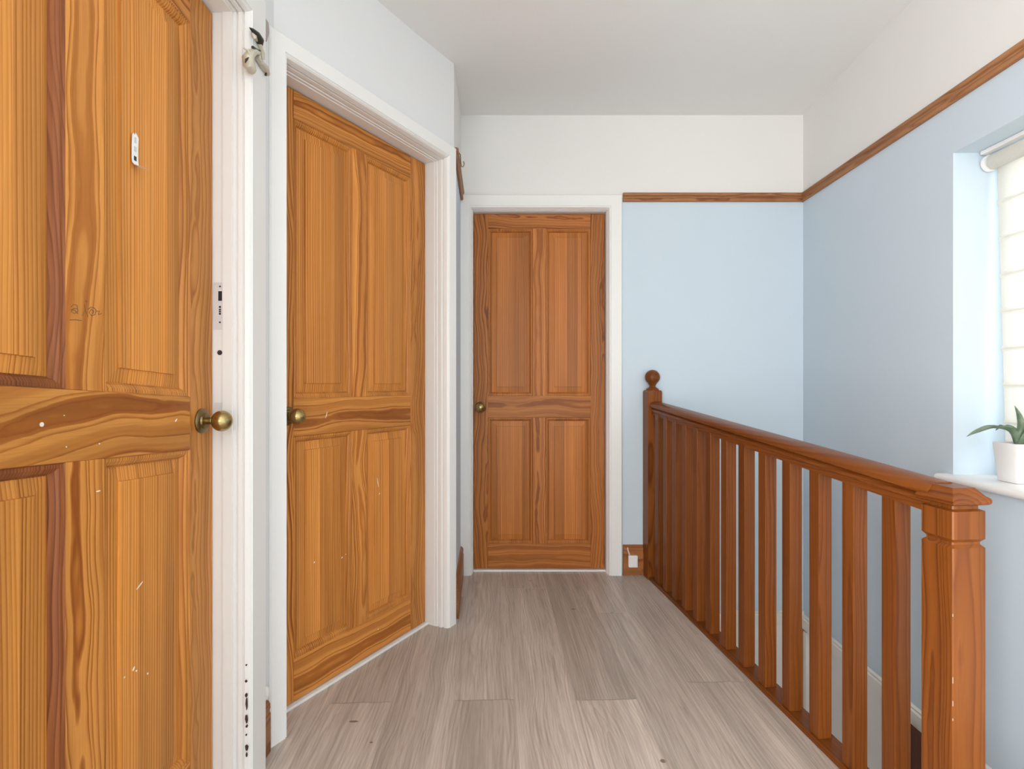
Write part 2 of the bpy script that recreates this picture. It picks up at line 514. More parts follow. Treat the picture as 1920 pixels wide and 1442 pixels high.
joints = {0: 2.69, -1: 1.745, -2: 2.60, -3: 1.745, 1: 1.731, 2: 2.395, 3: 1.82, 4: 2.2}
g = 0.0010
lookup = []
for i in range(-6, 9):
    j0 = joints.get(i, rng.uniform(1.4, 2.6))
    for k in range(-5, 3):
        tone = rng.uniform(-0.14, 0.10)
        if i == -1 and k == -1: tone = -0.18
        if i == 1 and k == 0: tone = -0.19
        if i == 1 and k == -1: tone = 0.10
        if i == -1 and k == 0: tone = 0.02
        if i == 0: tone = 0.03
        off = (rng.uniform(-0.06, 0.06), rng.uniform(0.012, 0.05), rng.uniform(0, 40))
        y0 = j0 - 1.745 + 1.29 * k; y1 = y0 + 1.29
        q = [(a, b) for a, b in ((i * 0.2 + g, y0 + g), (i * 0.2 + 0.2 - g, y0 + g), (i * 0.2 + 0.2 - g, y1 - g), (i * 0.2 + g, y1 - g))]
        P = [tuple(base_pt + pside * a + pdir * b) for a, b in q]
        P = clip_poly(P, 0, 1, YB + 0.06); P = clip_poly(P, 0, -1, 3.30)
        P = clip_poly(P, -1, 0, 0.98)
        if not P: continue
        # landing edge: full width nearer than 1.06, balustrade line beyond
        parts = []
        A = clip_poly(P, 0, 1, 1.06)
        if A: parts.append(clip_poly(A, 1, 0, 1.60))
        B = clip_poly(P, 0, -1, -1.06)
        if B: parts.append(clip_poly(B, 1, 0.108, 0.79 + 0.108 * 2.86))
        for Q in parts:
            if len(Q) < 3: continue
            fl.add([(x, y, 0.0) for x, y in Q], [tuple(range(len(Q)))])
            for x, y in Q:
                rel = Vector((x, y)) - base_pt
                fl_off.append((rel.dot(pside) - (i * 0.2 + 0.1) + off[0], off[1], rel.dot(pdir) * 0.8 + off[2])); fl_tone.append(tone)
me = bpy.data.meshes.new('floor'); me.from_pydata(fl.v, [], fl.f)
nb = len(fl.v)
me.materials.append(M['floor'])
at = me.attributes.new('gc', 'FLOAT_VECTOR', 'POINT')
for i in range(nb): at.data[i].vector = fl_off[i]
tt = me.attributes.new('tone', 'FLOAT', 'POINT')
for i in range(nb): tt.data[i].value = fl_tone[i]
for p in me.polygons:
    if p.normal.z < 0: p.flip()
o = bpy.data.objects.new('floor', me); COL.objects.link(o)
struct(o, 'grey oak laminate plank floor of the landing', 'floor')
fs = MB()
fs.add([(-0.98, -3.30, -0.0012), (1.60, -3.30, -0.0012), (1.60, 1.06, -0.0012), (floor_edge_x(1.06), 1.06, -0.0012), (floor_edge_x(YB + .06), YB + 0.06, -0.0012), (-0.98, YB + 0.06, -0.0012),
        (-0.98, -3.30, -0.22), (1.60, -3.30, -0.22), (1.60, 1.06, -0.22), (floor_edge_x(1.06), 1.06, -0.22), (floor_edge_x(YB + .06), YB + 0.06, -0.22), (-0.98, YB + 0.06, -0.22)],
       [(0, 1, 2, 3, 4, 5), (11, 10, 9, 8, 7, 6)] + [(i, i + 6, (i + 1) % 6 + 6, (i + 1) % 6) for i in range(6)])
struct(fs.build('floor_base', M['floor_gap'], o))

# ------------------------------------------------------------------ ceiling (slightly out of level, as old ceilings are)
ce = MB()
rows = [(-3.5, 2.407, 2.535), (1.0, 2.407, 2.535), (1.9, 2.408, 2.534), (2.1, 2.411, 2.528), (2.3, 2.420, 2.522), (2.6, 2.455, 2.510), (2.9, 2.4946, 2.4946), (3.05, 2.4946, 2.4946)]
xs = [-1.05, -0.45, -0.25, 0.3, 0.9, 1.56, 1.85]
for (y, za, zb) in rows:
    for x in xs:
        t = max(0, min(1, (x + 0.35) / 1.91))
        ce.v.append((x, y, za + (zb - za) * t))
for i in range(len(rows) - 1):
    for j in range(len(xs) - 1):
        a = i * len(xs) + j
        ce.f.append((a, a + 1, a + 1 + len(xs), a + len(xs))); ce.mi.append(0)
struct(ce.build('ceiling', M['ceiling'], smooth=True), 'plain off-white ceiling above the landing', 'ceiling')

# ------------------------------------------------------------------ walls
HD = 1.985                                                          # door lining head
wall('wall_left', (XL, -3.30), CORN_A, 0.13, 0, ZT, [(-1.25 + 3.30, -0.45 + 3.30, 0, HD), (0.552 + 3.30, 1.372 + 3.30, 0, HD)], M['wall_white'], 'white wall strip holding the nearest pine door')
wall('wall_diagonal', CORN_A, CORN_B, 0.13, 0, ZT,
     [((Vector(p2(-0.109, W2)) - Vector(CORN_A)).length, (Vector(p2(0.722, W2)) - Vector(CORN_A)).length, 0, HD)], M['wall_white'],
     'white angled wall around the middle pine door')
wall('wall_return', CORN_B, CORN_C, 0.12, 0, ZT, [], M['wall_two'], 'short return wall between the middle and far doors')
wall('wall_back', (-0.42, YB), (1.80, YB), 0.13, -2.5, ZT, [(0.166, 0.980, -0.003, HD)], M['wall_two'], 'pale blue and white end wall with the far pine door')
dR = Vector((XR0 - XR1, YB + 3.30)); LR = dR.length
wu = lambda y: (YB + 0.10 - y) * LR / dR.y
WY0, WY1, WZ0, WZ1 = 0.78, 1.885, 0.700, 1.848
wall('wall_right', (XR0 + 0.024 * 0.1, YB + 0.10), (XR1, -3.30), 0.24, -2.5, ZT, [(wu(WY1), wu(WY0), WZ0, WZ1)], M['wall_two'],
     'pale blue side wall with the window, white above the picture rail')
wall('wall_rear', (1.80, -3.30), (-1.0, -3.30), 0.2, -0.3, ZT, [(0.55, 2.25, 0.80, 2.20)], M['wall_white'], 'white wall behind the viewpoint')
# stairwell below the landing
wl = MB()
wl.box(floor_edge_x(2.9) - 0.10, floor_edge_x(2.9), 0.9, 3.0, -2.5, -0.22)
struct(wl.build('wall_stairwell', M['wall_white']), 'white wall of the stairwell under the landing edge', 'wall')
wn = MB(); wn.box(0.7, 1.8, 0.94, 1.06, -2.5, -0.22)
struct(wn.build('wall_stairwell_front', M['wall_white']), 'white wall closing the stairwell under the landing', 'wall')
lf = MB(); lf.box(0.6, 1.85, 0.9, 3.0, -2.56, -2.46)
struct(lf.build('floor_hall', M['floor_gap']), 'hall floor at the bottom of the stairwell', 'floor')


# ------------------------------------------------------------------ doors and their frames
def architrave(mb, u0, u1, zt, yb, t, width):
    """three mitred legs round an opening; profile sits on the wall plane y = yb and stands t proud (-y)"""
    prof = [(0.002, 0.0), (0.002, 0.16), (0.008, 0.20), (0.008, 0.27), (0.003, 0.31), (0.004, 0.50), (0.011, 0.55), (0.011, 0.62), (0.006, 0.67), (0.009, 0.88), (0.013, 0.96), (0.017, 0.92), (0.019, 1.0), (width - 0.004, 1.0), (width, 0.93), (width, 0.0)]
    # path: left foot, left head, right head, right foot
    rings = []
    for (pt, m) in (((u0, 0.0), (-1, 0)), ((u0, zt), (-1, 1)), ((u1, zt), (1, 1)), ((u1, 0.0), (1, 0))):
        rings.append([(pt[0] + m[0] * a, yb - h * t, pt[1] + m[1] * a) for a, h in prof])
    return [rings[0:2], rings[1:3], rings[2:4]]


def door_frame(n, origin, ang, u0, u1, zt, y_m, y_arch, label, width=0.077):
    """u0..u1 clear opening; y_m (negative) where the moulded edge of the architrave starts, y_arch its front"""
    e = empty(f'trim_{n}', (*origin, 0), ang)
    struct(e, label, 'door frame')
    for nm, r in zip(('architrave_leg', 'architrave_head', 'architrave_leg'), architrave(None, u0 + 0.0, u1, zt, y_m, y_m - y_arch, width)):
        mb = MB(); mb.loops(r, True, True)
        mb.build(nm, M['gloss'], e)
    # lining: jambs and head, with a stop behind the door leaf
    for a, b in ((u0 - 0.03, u0), (u1, u1 + 0.03)):
        MB().box(a, b, y_m + 0.0005, 0.07, 0, zt + 0.03).build('jamb', M['gloss'], e, bevel=0.0015)
    MB().box(u0, u1, y_m + 0.0005, 0.07, zt, zt + 0.03).build('lining_head', M['gloss'], e, bevel=0.0015)
    st = MB()
    st.box(u0, u0 + 0.014, 0.044, 0.07, 0, zt); st.box(u1 - 0.014, u1, 0.044, 0.07, 0, zt); st.box(u0 + 0.014, u1 - 0.014, 0.044, 0.07, zt - 0.014, zt)
    st.build('door_stop', M['gloss'], e)
    return e


def door(n, origin, ang, u0, u1, zb, zt, lock, top, bot, stile, munt, kind, label, warp=None, seed=1, knob=None, mshift=0.0):
    rr = random.Random(seed)
    e = empty(f'door_{n}', (*origin, 0), ang)
    struct(e, label, 'door')
    TH = 0.04
    um = (u0 + u1) / 2 + mshift; m0, m1 = um - munt / 2, um + munt / 2
    p0, p1 = u0 + stile, u1 - stile
    zl0, zl1 = lock
    V = (0, 1, 2); H = (2, 1, 0)
    B = 0.0012

    mat, pmat, fmat = M['door_' + kind], M['panel_' + kind], M['flame_' + kind]

    def piece(name, a, b, c, d, grain, cx, tone=0.0, depth=None, mt=None):
        mid = ((a + b) / 2, 0, (c + d) / 2)
        dp = depth if depth is not None else rr.uniform(0.018, 0.04)
        off = (-mid[grain[0]] + cx, dp, rr.uniform(0, 30))
        MB().box(a, b, 0, TH, c, d).build(name, mt or mat, e, grain, off, tone, B, warp=warp)
    piece('stile', u0, p0, zb, zt, V, rr.choice((-1, 1)) * rr.uniform(0.01, 0.05), -0.10)
    piece('stile', p1, u1, zb, zt, V, rr.choice((-1, 1)) * rr.uniform(0.01, 0.05), -0.13)
    piece('top_rail', p0, p1, zt - top, zt, H, rr.uniform(-0.03, 0.03), -0.08)
    piece('lock_rail', p0, p1, zl0, zl1, H, rr.uniform(-0.015, 0.015), -0.16, 0.02, fmat)
    piece('bottom_rail', p0, p1, zb, zb + bot, H, rr.uniform(-0.02, 0.02), -0.06, 0.016, fmat)
    piece('muntin', m0, m1, zl1, zt - top, V, rr.uniform(-0.008, 0.008), 0.06, 0.012, fmat)
    piece('muntin', m0, m1, zb + bot, zl0, V, rr.uniform(-0.015, 0.015), 0.0, 0.02)
    for (a, b) in ((p0, m0), (m1, p1)):
        for (c, d) in ((zl1, zt - top), (zb + bot, zl0)):
            mb = MB()
            mb.loops([rect_loop(a, b, c, d, i, y) for i, y in ((0, 0.0003), (0.002, 0.0035), (0.008, 0.0035), (0.015, 0.0085), (0.0185, 0.0150), (0.020, 0.0150), (0.020, 0.022), (0.0, 0.022))])
            mb.build('moulding', M['mould'] if (kind == 'near' and a < m0) else M['mould_' + kind], e, V, (rr.uniform(0.05, 0.3), 0.02, rr.uniform(0, 9)), 0.1, 0, warp=warp, dscale=0.1)
            mb = MB()
            mb.loops([rect_loop(a, b, c, d, i, y) for i, y in ((0.0201, 0.0215), (0.0201, 0.0145), (0.048, 0.0110), (0.0490, 0.0070))], False, True)
            mb.build('panel', pmat, e, V, (-(a + b) / 2 + rr.choice((-1, 1)) * rr.uniform(0.16, 0.30) + 0.4, rr.uniform(0.0, 0.03), rr.uniform(0, 30)), rr.uniform(-0.05, 0.08), warp=warp, dscale=0.1)
    if knob:
        ku, kz = knob
        k = MB()
        k.lathe([(0.030, 0.0), (0.030, 0.003), (0.027, 0.006), (0.020, 0.008), (0.0185, 0.012), (0.012, 0.014)], (ku, 0.0, kz), (0, -1, 0), 32)
        rose = k.build('knob_rose', M['brass_dark'], e, smooth=True)
        meta(rose, 'round tarnished brass rose behind the knob')
        k = MB()
        prof = [(0.009, 0.010), (0.008, 0.022), (0.010, 0.026)]
        for i in range(13):
            t = math.pi * (0.12 + 0.88 * i / 12)
            prof.append((0.0255 * math.sin(t), 0.049 - 0.0235 * math.cos(t)))
        k.lathe(prof, (ku, 0.0, kz), (0, -1, 0), 36)
        kk = k.build('door_knob', M['brass'], e, smooth=True)
        meta(kk, 'rounded aged brass knob')
    return e


# door 1 : in the left wall. local x = world Y
def warp1(p):
    wgt = smoothstep(0.12, 0.62, p.z) * (1 - smoothstep(1.42, 1.85, p.z))
    return Vector((p.x, p.y, p.z - 0.060 * (p.x - 0.374) * wgt))


F1 = door_frame(1, D1, A1, -0.004, 0.752, 1.964, -0.049, D1[0] + 0.660,
                'white painted door frame around the nearest pine door, dark paint chips low down', 0.094)
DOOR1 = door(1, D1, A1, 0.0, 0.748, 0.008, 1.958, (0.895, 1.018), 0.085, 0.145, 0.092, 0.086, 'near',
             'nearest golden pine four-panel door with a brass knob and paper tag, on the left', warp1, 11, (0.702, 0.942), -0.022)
# door 2 : angled
F2 = door_frame(2, D2, A2, -0.078, 0.693, 1.980, -0.047, -0.114, 'white painted door frame around the middle, angled pine door', 0.068)
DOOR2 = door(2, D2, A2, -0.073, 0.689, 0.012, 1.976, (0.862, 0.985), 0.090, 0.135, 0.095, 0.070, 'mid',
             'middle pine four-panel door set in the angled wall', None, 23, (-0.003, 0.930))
# door 3 : back wall
F3 = door_frame(3, D3, A3, -0.213, 0.515, 1.975, -0.040, -0.078, 'white painted door frame around the far pine door in the end wall', 0.078)
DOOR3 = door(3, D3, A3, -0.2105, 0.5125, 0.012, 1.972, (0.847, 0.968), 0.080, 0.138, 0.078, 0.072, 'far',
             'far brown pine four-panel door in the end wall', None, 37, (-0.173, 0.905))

F4 = door_frame(17, D1, A1, -1.807, -1.067, 1.964, -0.049, D1[0] + 0.660, 'white door frame of an added unseen doorway for fill light', 0.08)

# white thresholds
for n, (org, ang, a, b, y) in enumerate(((D2, A2, -0.078, 0.693, -0.003), (D3, A3, -0.213, 0.515, -0.006)), 4):
    mb = MB(); mb.box(a, b, y - 0.012, 0.044, 0.0, 0.009)
    o = mb.build(f'trim_{n}', M['gloss'], bevel=0.002)
    o.location = (*org, 0); o.rotation_euler = (0, 0, ang)
    struct(o, ('white threshold strip under the middle door', 'white threshold strip under the far door')[n - 4], 'threshold')
mb = MB(); mb.box(-0.004, 0.752, -0.02, 0.044, 0.0, 0.006)
o = mb.build('trim_6', M['gloss']); o.location = (*D1, 0); o.rotation_euler = (0, 0, A1)
struct(o, 'white threshold strip under the nearest door', 'threshold')

MB().box(0.749, 0.752, -0.0485, -0.0245, 0.0, 1.964).build('jamb_strip', M['gloss'], F1)
# ---- details on door 1 (local: x = along, y = into the wall)
# the jamb seen beyond the nearest door carries a latch plate, a bolt hole and old screw marks
ju = 0.752
lp = MB(); lp.box(ju - 0.0012, ju, -0.024, -0.002, 1.168, 1.286)
lpo = lp.build('strike_plate', M['steel'], F1)
hb = MB(); hb.box(ju - 0.0018, ju - 0.001, -0.0225, -0.0135, 1.240, 1.264); hb.build('latch_hole', M['black'], lpo)
for z0, z1 in ((1.205, 1.210), (1.211, 1.215), (1.216, 1.220), (1.222, 1.227)):
    MB().box(ju - 0.0016, ju - 0.001, -0.020, -0.015, z0, z1).build('slot', M['ink'], lpo)
for z in (1.186, 1.276):
    m_ = MB(); m_.lathe([(0.0022, 0), (0.0022, 0.0006)], (ju - 0.0011, -0.0175, z), (-1, 0, 0), 12); m_.build('screw_hole', M['black'], lpo)
m_ = MB(); m_.lathe([(0.0062, 0), (0.0062, 0.0010), (0.0045, 0.0012), (0.0030, 0.0005)], (ju, -0.0165, 1.110), (-1, 0, 0), 18)
m_.build('bolt_hole', M['chip'], F1)
MB().box(ju - 0.0008, ju, -0.022, -0.003, 0.955, 0.985).build('keep_plate', M['steel'], F1)
# chips of missing paint low on the frame's moulded edge
ch = random.Random(5)
for (z, h, wd) in ((0.325, 0.005, 0.002), (0.285, 0.007, 0.003), (0.250, 0.012, 0.003), (0.228, 0.030, 0.0026), (0.190, 0.026, 0.0032), (0.172, 0.008, 0.003), (0.150, 0.006, 0.0018), (0.118, 0.016, 0.004), (0.100, 0.012, 0.0022)):
    yq = D1[0] + 0.660 + 0.007 + ch.uniform(-0.001, 0.001)
    mm = MB()
    pts = [(ju - 0.0004 - 0.0 * i, yq + wd * math.cos(2 * math.pi * i / 9) * ch.uniform(0.6, 1.2), z + h / 2 * math.sin(2 * math.pi * i / 9) * ch.uniform(0.7, 1.15)) for i in range(9)]
    pts2 = [(p[0] + 0.0024, p[1], p[2]) for p in pts]
    mm.loops([pts, pts2], True, True)
    mm.build('paint_chip', M['chip'], F1)


def fleck(parent, pts, mat, y=-0.0006, t=0.0004, warp=None, name='paint_fleck'):
    mb = MB()
    mb.loops([[(u, y, z) for u, z in pts], [(u, y + t + 0.0009, z) for u, z in pts]], True, True)
    return mb.build(name, mat, parent, warp=warp)


def blob(u, z, ru, rz, rot=0.0, n=9, seed=0):
    r_ = random.Random(seed)
    return [(u + ru * math.cos(t) * math.cos(rot) - rz * math.sin(t) * math.sin(rot), z + ru * math.cos(t) * math.sin(rot) + rz * math.sin(t) * math.cos(rot))
            for t in [2 * math.pi * (i + r_.uniform(-0.2, 0.2)) / n for i in range(n)]]


def d1uz(px, py, X=-0.75):      # point of door 1's face seen at a place of the photograph
    Y = -X * 1000.0 / (960 - px)
    return Y - D1[1], 1.03 - (py - 721) * Y / 1000.0


for i, (px, py, ru, rz, rot, dy) in enumerate(((78, 796, 0.0040, 0.0038, -0.5, 0), (124, 838, 0.0013, 0.0012, 0, 0), (186, 832, 0.0013, 0.0014, 0, 0), (120, 779, 0.0012, 0.0008, 0, 0), (330, 788, 0.005, 0.0016, 0.7, 0),
                                               (184, 921, 0.0055, 0.0013, 0, 0), (268, 1098, 0.011, 0.0015, 0.5, 0.0070), (257, 1254, 0.0045, 0.0022, 0.9, 0.0070), (283, 1263, 0.002, 0.0022, 0, 0.0070), (262, 1258, 0.002, 0.0018, 0, 0.0070), (240, 1270, 0.002, 0.001, 0.4, 0.0070))):
    u, z = d1uz(px, py)
    fleck(DOOR1, blob(u, z, ru, rz, rot, 9, i), M['fleck'], y=-0.0006 + dy)
# faded doodle on the upper muntin
def stroke(pts, r):
    mb = MB(); mb.tube([(d1uz(x, y)[0], -0.0001, d1uz(x, y)[1]) for x, y in pts], r, 6)
    o_ = mb.build('pencil_doodle', M['scratch'], DOOR1)
    return o_
for pts in ([(131, 600), (142, 599.5), (153, 601)], [(133, 576), (137, 571), (144, 572), (146, 584), (139, 588), (133, 584), (138, 578), (145, 579)],
            [(158, 571), (160, 582), (165, 594)], [(160, 564), (163, 566)],
            [(165, 580), (170, 576), (176, 577), (180, 582), (178, 590), (171, 592), (167, 586), (171, 580), (176, 583), (174, 588)],
            [(180, 584), (186, 583), (184, 590), (190, 588)], [(154, 592), (157, 586), (160, 580)], [(133, 580), (140, 582), (146, 588)]):
    stroke(pts, 0.0007)

# pale scratches on the middle door
def d2uz(px, py):
    r_ = (px - 960) / 1000.0
    u = (r_ * D2[1] - D2[0]) / (U2.x - r_ * U2.y)
    Y = D2[1] + u * U2.y
    return u, 1.03 - (py - 721) * Y / 1000.0
for i, (px, py, ru, rz, rot, dy) in enumerate(((612, 778, 0.012, 0.0010, 1.2, 0), (711, 905, 0.020, 0.0012, -1.35, 0.0070), (714, 926, 0.004, 0.0012, 0.9, 0.0070), (592, 1055, 0.003, 0.002, 0.4, 0.0070), (644, 1046, 0.004, 0.0012, 0.7, 0.0070), (651, 1040, 0.002, 0.001, 0.4, 0.0070), (709, 1180, 0.003, 0.0015, 0.3, 0))):
    u, z = d2uz(px, py)
    fleck(DOOR2, blob(u, z, ru, rz, rot, 9, 50 + i), M['fleck'], y=-0.0006 + dy)

# paper tag stuck to door 1
tu0, tz1 = d1uz(251, 248); tu1, _ = d1uz(263, 255); _, tz0 = d1uz(256, 310)
e = empty('paper_tag', (D1[0], D1[1] + (tu0 + tu1) / 2, tz0), A1)
meta(e, 'small curled white paper tag stuck on the nearest door', 'tag')
hw = (tu1 - tu0) / 2
mb = MB()
top = tz1 - tz0
prof = [(0.0035, top - 0.004), (0.0045, top * 0.6), (0.0045, top * 0.2), (0.0035, 0.004), (-0.0005, -0.001), (-0.010, -0.004), (-0.018, -0.006)]
ringsA = [[(-hw, y, z), (hw, y, z), (hw, y - 0.0004, z), (-hw, y - 0.0004, z)] for y, z in prof]
mb.loops(ringsA, True, True)
mb.add([(-hw, 0.0035, top - 0.004), (-hw * 0.55, 0.0035, top + 0.001), (-hw * 0.2, 0.0035, top - 0.002), (hw * 0.1, 0.0035, top + 0.004), (hw, 0.0035, top - 0.004),
        (-hw, 0.0031, top - 0.004), (-hw * 0.55, 0.0031, top + 0.001), (-hw * 0.2, 0.0031, top - 0.002), (hw * 0.1, 0.0031, top + 0.004), (hw, 0.0031, top - 0.004)],
       [(0, 1, 2, 3, 4), (9, 8, 7, 6, 5), (0, 5, 6, 1), (1, 6, 7, 2), (2, 7, 8, 3), (3, 8, 9, 4)])
mb.build('paper_strip', M['paper'], e)
for z, h, q, mt, nm in ((top * 0.72, 0.012, 0.30, 'print', 'print_block'), (top * 0.45, 0.010, 0.35, 'print', 'print_block'), (top * 0.23, 0.0042, 0.36, 'ink', 'ink_mark'), (top * 0.155, 0.0042, 0.36, 'ink', 'ink_mark')):
    MB().box(-hw * q, hw * q, 0.0032, 0.0042, z, z + h).build(nm, M[mt], e)

# ------------------------------------------------------------------ picture rails
def moulding_run(name, p0, p1, side, prof, mat, label, cat, along):
    mb = MB(); mb.sweep(prof, p0, p1, side, (0, 0, 1))
    d_ = Vector(p1) - Vector(p0)
    ax = 1 if abs(d_.y) > abs(d_.x) else 0
    o_ = mb.build(name, mat, None, (2, 1 - ax, ax), (-(p0[2]) + 0.03, 0.3, along), 0.0)
    return struct(o_, label, cat)


PR = [(0, 0), (0.010, 0.0), (0.013, 0.004), (0.013, 0.016), (0.010, 0.020), (0.010, 0.026), (0.016, 0.032), (0.019, 0.040), (0.016, 0.046), (0, 0.047)]
moulding_run('trim_7', (0.602, YB, 2.022), (XR0, YB, 2.022), (0, -1, 0), PR, M['rail_pine'], 'brown wooden picture rail on the end wall', 'picture rail', 3.0)
moulding_run('trim_8', (XR0, YB - 0.0, 2.022), (XR1, -3.30, 2.022), (-1, 0.024, 0), PR, M['rail_pine'], 'brown wooden picture rail on the window wall', 'picture rail', 8.0)
rb = Vector((*CORN_B, 2.022)) + Vector((0.0, 0.012, 0)); rc = Vector((CORN_C[0] + 0.003, YB - 0.03, 2.022))
moulding_run('trim_9', tuple(rb), tuple(rc), (1, 0, 0), PR, M['rail_pine'], 'short brown picture rail on the return wall', 'picture rail', 5.0)

# ------------------------------------------------------------------ skirtings
SK = [(0, 0), (0.018, 0), (0.018, 0.118), (0.014, 0.124), (0.014, 0.130), (0.017, 0.136), (0.016, 0.148), (0.008, 0.158), (0, 0.160)]
moulding_run('baseboard_back', (0.602, YB, 0), (0.720, YB, 0), (0, -1, 0), SK, M['skirt'], 'brown pine skirting between the far door and the balustrade', 'skirting', 1.0)
moulding_run('baseboard_return', (CORN_B[0] + 0.0, CORN_B[1] + 0.02, 0), (CORN_C[0], YB - 0.028, 0), (1, 0, 0), SK, M['skirt'], 'brown pine skirting along the short return wall', 'skirting', 4.0)
moulding_run('baseboard_left', (XL, 1.436, 0), (XL, 1.499, 0), (1, 0, 0), [(x * 0.66, z * 0.9) for x, z in SK], M['skirt'], 'short brown skirting in the corner between the near door frames', 'skirting', 6.0)
CS = [(0, 0), (0.016, 0), (0.016, 0.052), (0.010, 0.058), (0.012, 0.066), (0.004, 0.071), (0, 0.071)]
mb = MB(); mb.sweep(CS, (XR0, YB, -0.286), (XR0 - 0.024 * 1.84, 1.06, -0.286), (-1, 0.024, 0), (0, 0, 1))
struct(mb.build('trim_10', M['cream']), 'cream skirting strip on the window wall down the stairwell', 'skirting')
mb = MB(); mb.sweep(CS, (0.80, YB, -0.270), (XR0, YB, -0.270), (0, -1, 0), (0, 0, 1))
struct(mb.build('trim_11', M['cream']), 'cream skirting strip on the end wall down the stairwell', 'skirting')
# woodwork glimpsed below it, between the balusters
wx = lambda y: XR0 - 0.024 * (YB - y)
mb = MB(); mb.box(wx(2.87) - 0.012, wx(2.87) + 0.002, 2.862, 2.897, -2.45, -0.292)
struct(mb.build('trim_12', M['panel_mid'], None, (1, 0, 2), (0.2, 0, 0)), 'pine door edge in the corner of the stairwell', 'door edge')
mb = MB(); mb.box(wx(2.85) - 0.020, wx(2.85) + 0.002, 2.836, 2.861, -2.45, -0.292)
struct(mb.build('trim_13', M['cream']), 'cream frame strip in the corner of the stairwell', 'door frame')
mb = MB(); mb.box(wx(1.7) - 0.028, wx(1.7) + 0.004, 1.07, 2.145, -2.45, -0.287)
struct(mb.build('trim_14', M['darkwood'], None, (1, 0, 2), (0.1, 0, 0)), 'dark wooden board under the stairwell skirting', 'board')

# ------------------------------------------------------------------ balustrade
CF = Vector((0.752, 2.856)); CN = Vector((0.944, 1.143))
bd = (CN - CF).normalized(); bang = math.atan2(bd.y, bd.x)
BL = empty('balustrade', (CF.x, CF.y, 0), bang)
meta(BL, 'stained wooden landing balustrade with square balusters and a ball-topped end post', 'balustrade')
LEN = (CN - CF).length


def bx(y):                      # distance along the balustrade of a point with world Y
    return (CF.y - y) / -bd.y


RB0, RB1 = 0.874, 0.748         # underside of the handrail, far and near end
rzb = lambda s: RB0 + (RB1 - RB0) * (s / LEN)
GV = (0, 1, 2)
# base rail
mb = MB()
mb.sweep([(-0.034, 0), (-0.034, 0.010), (-0.030, 0.015), (0.030, 0.015), (0.034, 0.010), (0.034, 0)], (0.03, 0, 0.0), (LEN - 0.03, 0, 0.0), (0, 1, 0), (0, 0, 1))
mb.build('base_rail', M['mahog'], BL, (1, 2, 0), (0.06, 0.02, 4.0), -0.1)
# handrail
HP = [(0.0, 0.068), (0.014, 0.0675), (0.024, 0.064), (0.031, 0.057), (0.0345, 0.049), (0.0335, 0.042), (0.0265, 0.038), (0.0230, 0.0345), (0.0265, 0.0305), (0.0290, 0.026), (0.0285, 0.021), (0.0235, 0.0185), (0.0235, 0.0)]
HP = [(x * 1.22, z) for x, z in HP]
HPF = HP + [(-x, z) for x, z in HP[::-1][:-1]]
mb = MB()
mb.sweep(HPF, (0.030, 0.010, rzb(0.03)), (LEN - 0.02, 0, rzb(LEN - 0.02)), (0, 1, 0), (0, 0, 1))
mb.build('handrail', M['mahog'], BL, (1, 2, 0), (0.02, -0.75, 9.0), 0.12, smooth=True)
# balusters
ys = [1.302, 1.434, 1.566, 1.695, 1.826, 1.954, 2.080, 2.206, 2.322, 2.434, 2.545, 2.652, 2.757]
bal = None
for i, y in enumerate(ys):
    s = bx(y) + 0.004
    h = 0.0205
    mb = MB()
    a, b = s - 0.0065, s - 0.0065 + 2 * h
    zt0, zt1 = rzb(a) + 0.012, rzb(b) + 0.012
    vs = [(a, -h - 0.004, 0.0148), (a, h - 0.004, 0.0148), (b, h - 0.004, 0.0148), (b, -h - 0.004, 0.0148), (a, -h - 0.004, zt0), (a, h - 0.004, zt0), (b, h - 0.004, zt1), (b, -h - 0.004, zt1)]
    mb.add(vs, [(3, 2, 1, 0), (4, 5, 6, 7), (0, 1, 5, 4), (1, 2, 6, 5), (2, 3, 7, 6), (3, 0, 4, 7)])
    mb.build('baluster', M['mahog'], BL, GV, (-s + rng.uniform(-0.05, 0.05), rng.uniform(0.02, 0.05), rng.uniform(0, 30)), rng.uniform(-0.05, 0.08), 0.0018)


def sq(h, z, cx=0.0, cham=0.0):
    if cham <= 0: return [(cx - h, -h, z), (cx + h, -h, z), (cx + h, h, z), (cx - h, h, z)]
    c = cham
    return [(cx - h + c, -h, z), (cx + h - c, -h, z), (cx + h, -h + c, z), (cx + h, h - c, z), (cx + h - c, h, z), (cx - h + c, h, z), (cx - h, h - c, z), (cx - h, -h + c, z)]


# far newel, with ball
h = 0.039
mb = MB(); mb.loops([sq(h, 0, 0, .002), sq(h, 0.990, 0, .002), sq(h - 0.004, 0.999, 0, .002)], True, True)
nf = mb.build('newel_post', M['newel'], BL, GV, (0.02, 0.03, 3.0), 0.0)
mb = MB()
prof = [(0.033, 0.999), (0.034, 1.003), (0.030, 1.009), (0.022, 1.013), (0.017, 1.018), (0.016, 1.024), (0.020, 1.030), (0.0215, 1.033)]
for i in range(15):
    t = math.pi * (0.80 - 0.80 * i / 14)
    prof.append((0.0395 * math.sin(t), 1.069 + 0.0395 * math.cos(t)))
mb.lathe(prof, (0, 0, 0), (0, 0, 1), 32)
mb.build('ball_finial', M['mahog'], nf, GV, (0.03, 0.02, 1.0), 0.0, smooth=True)
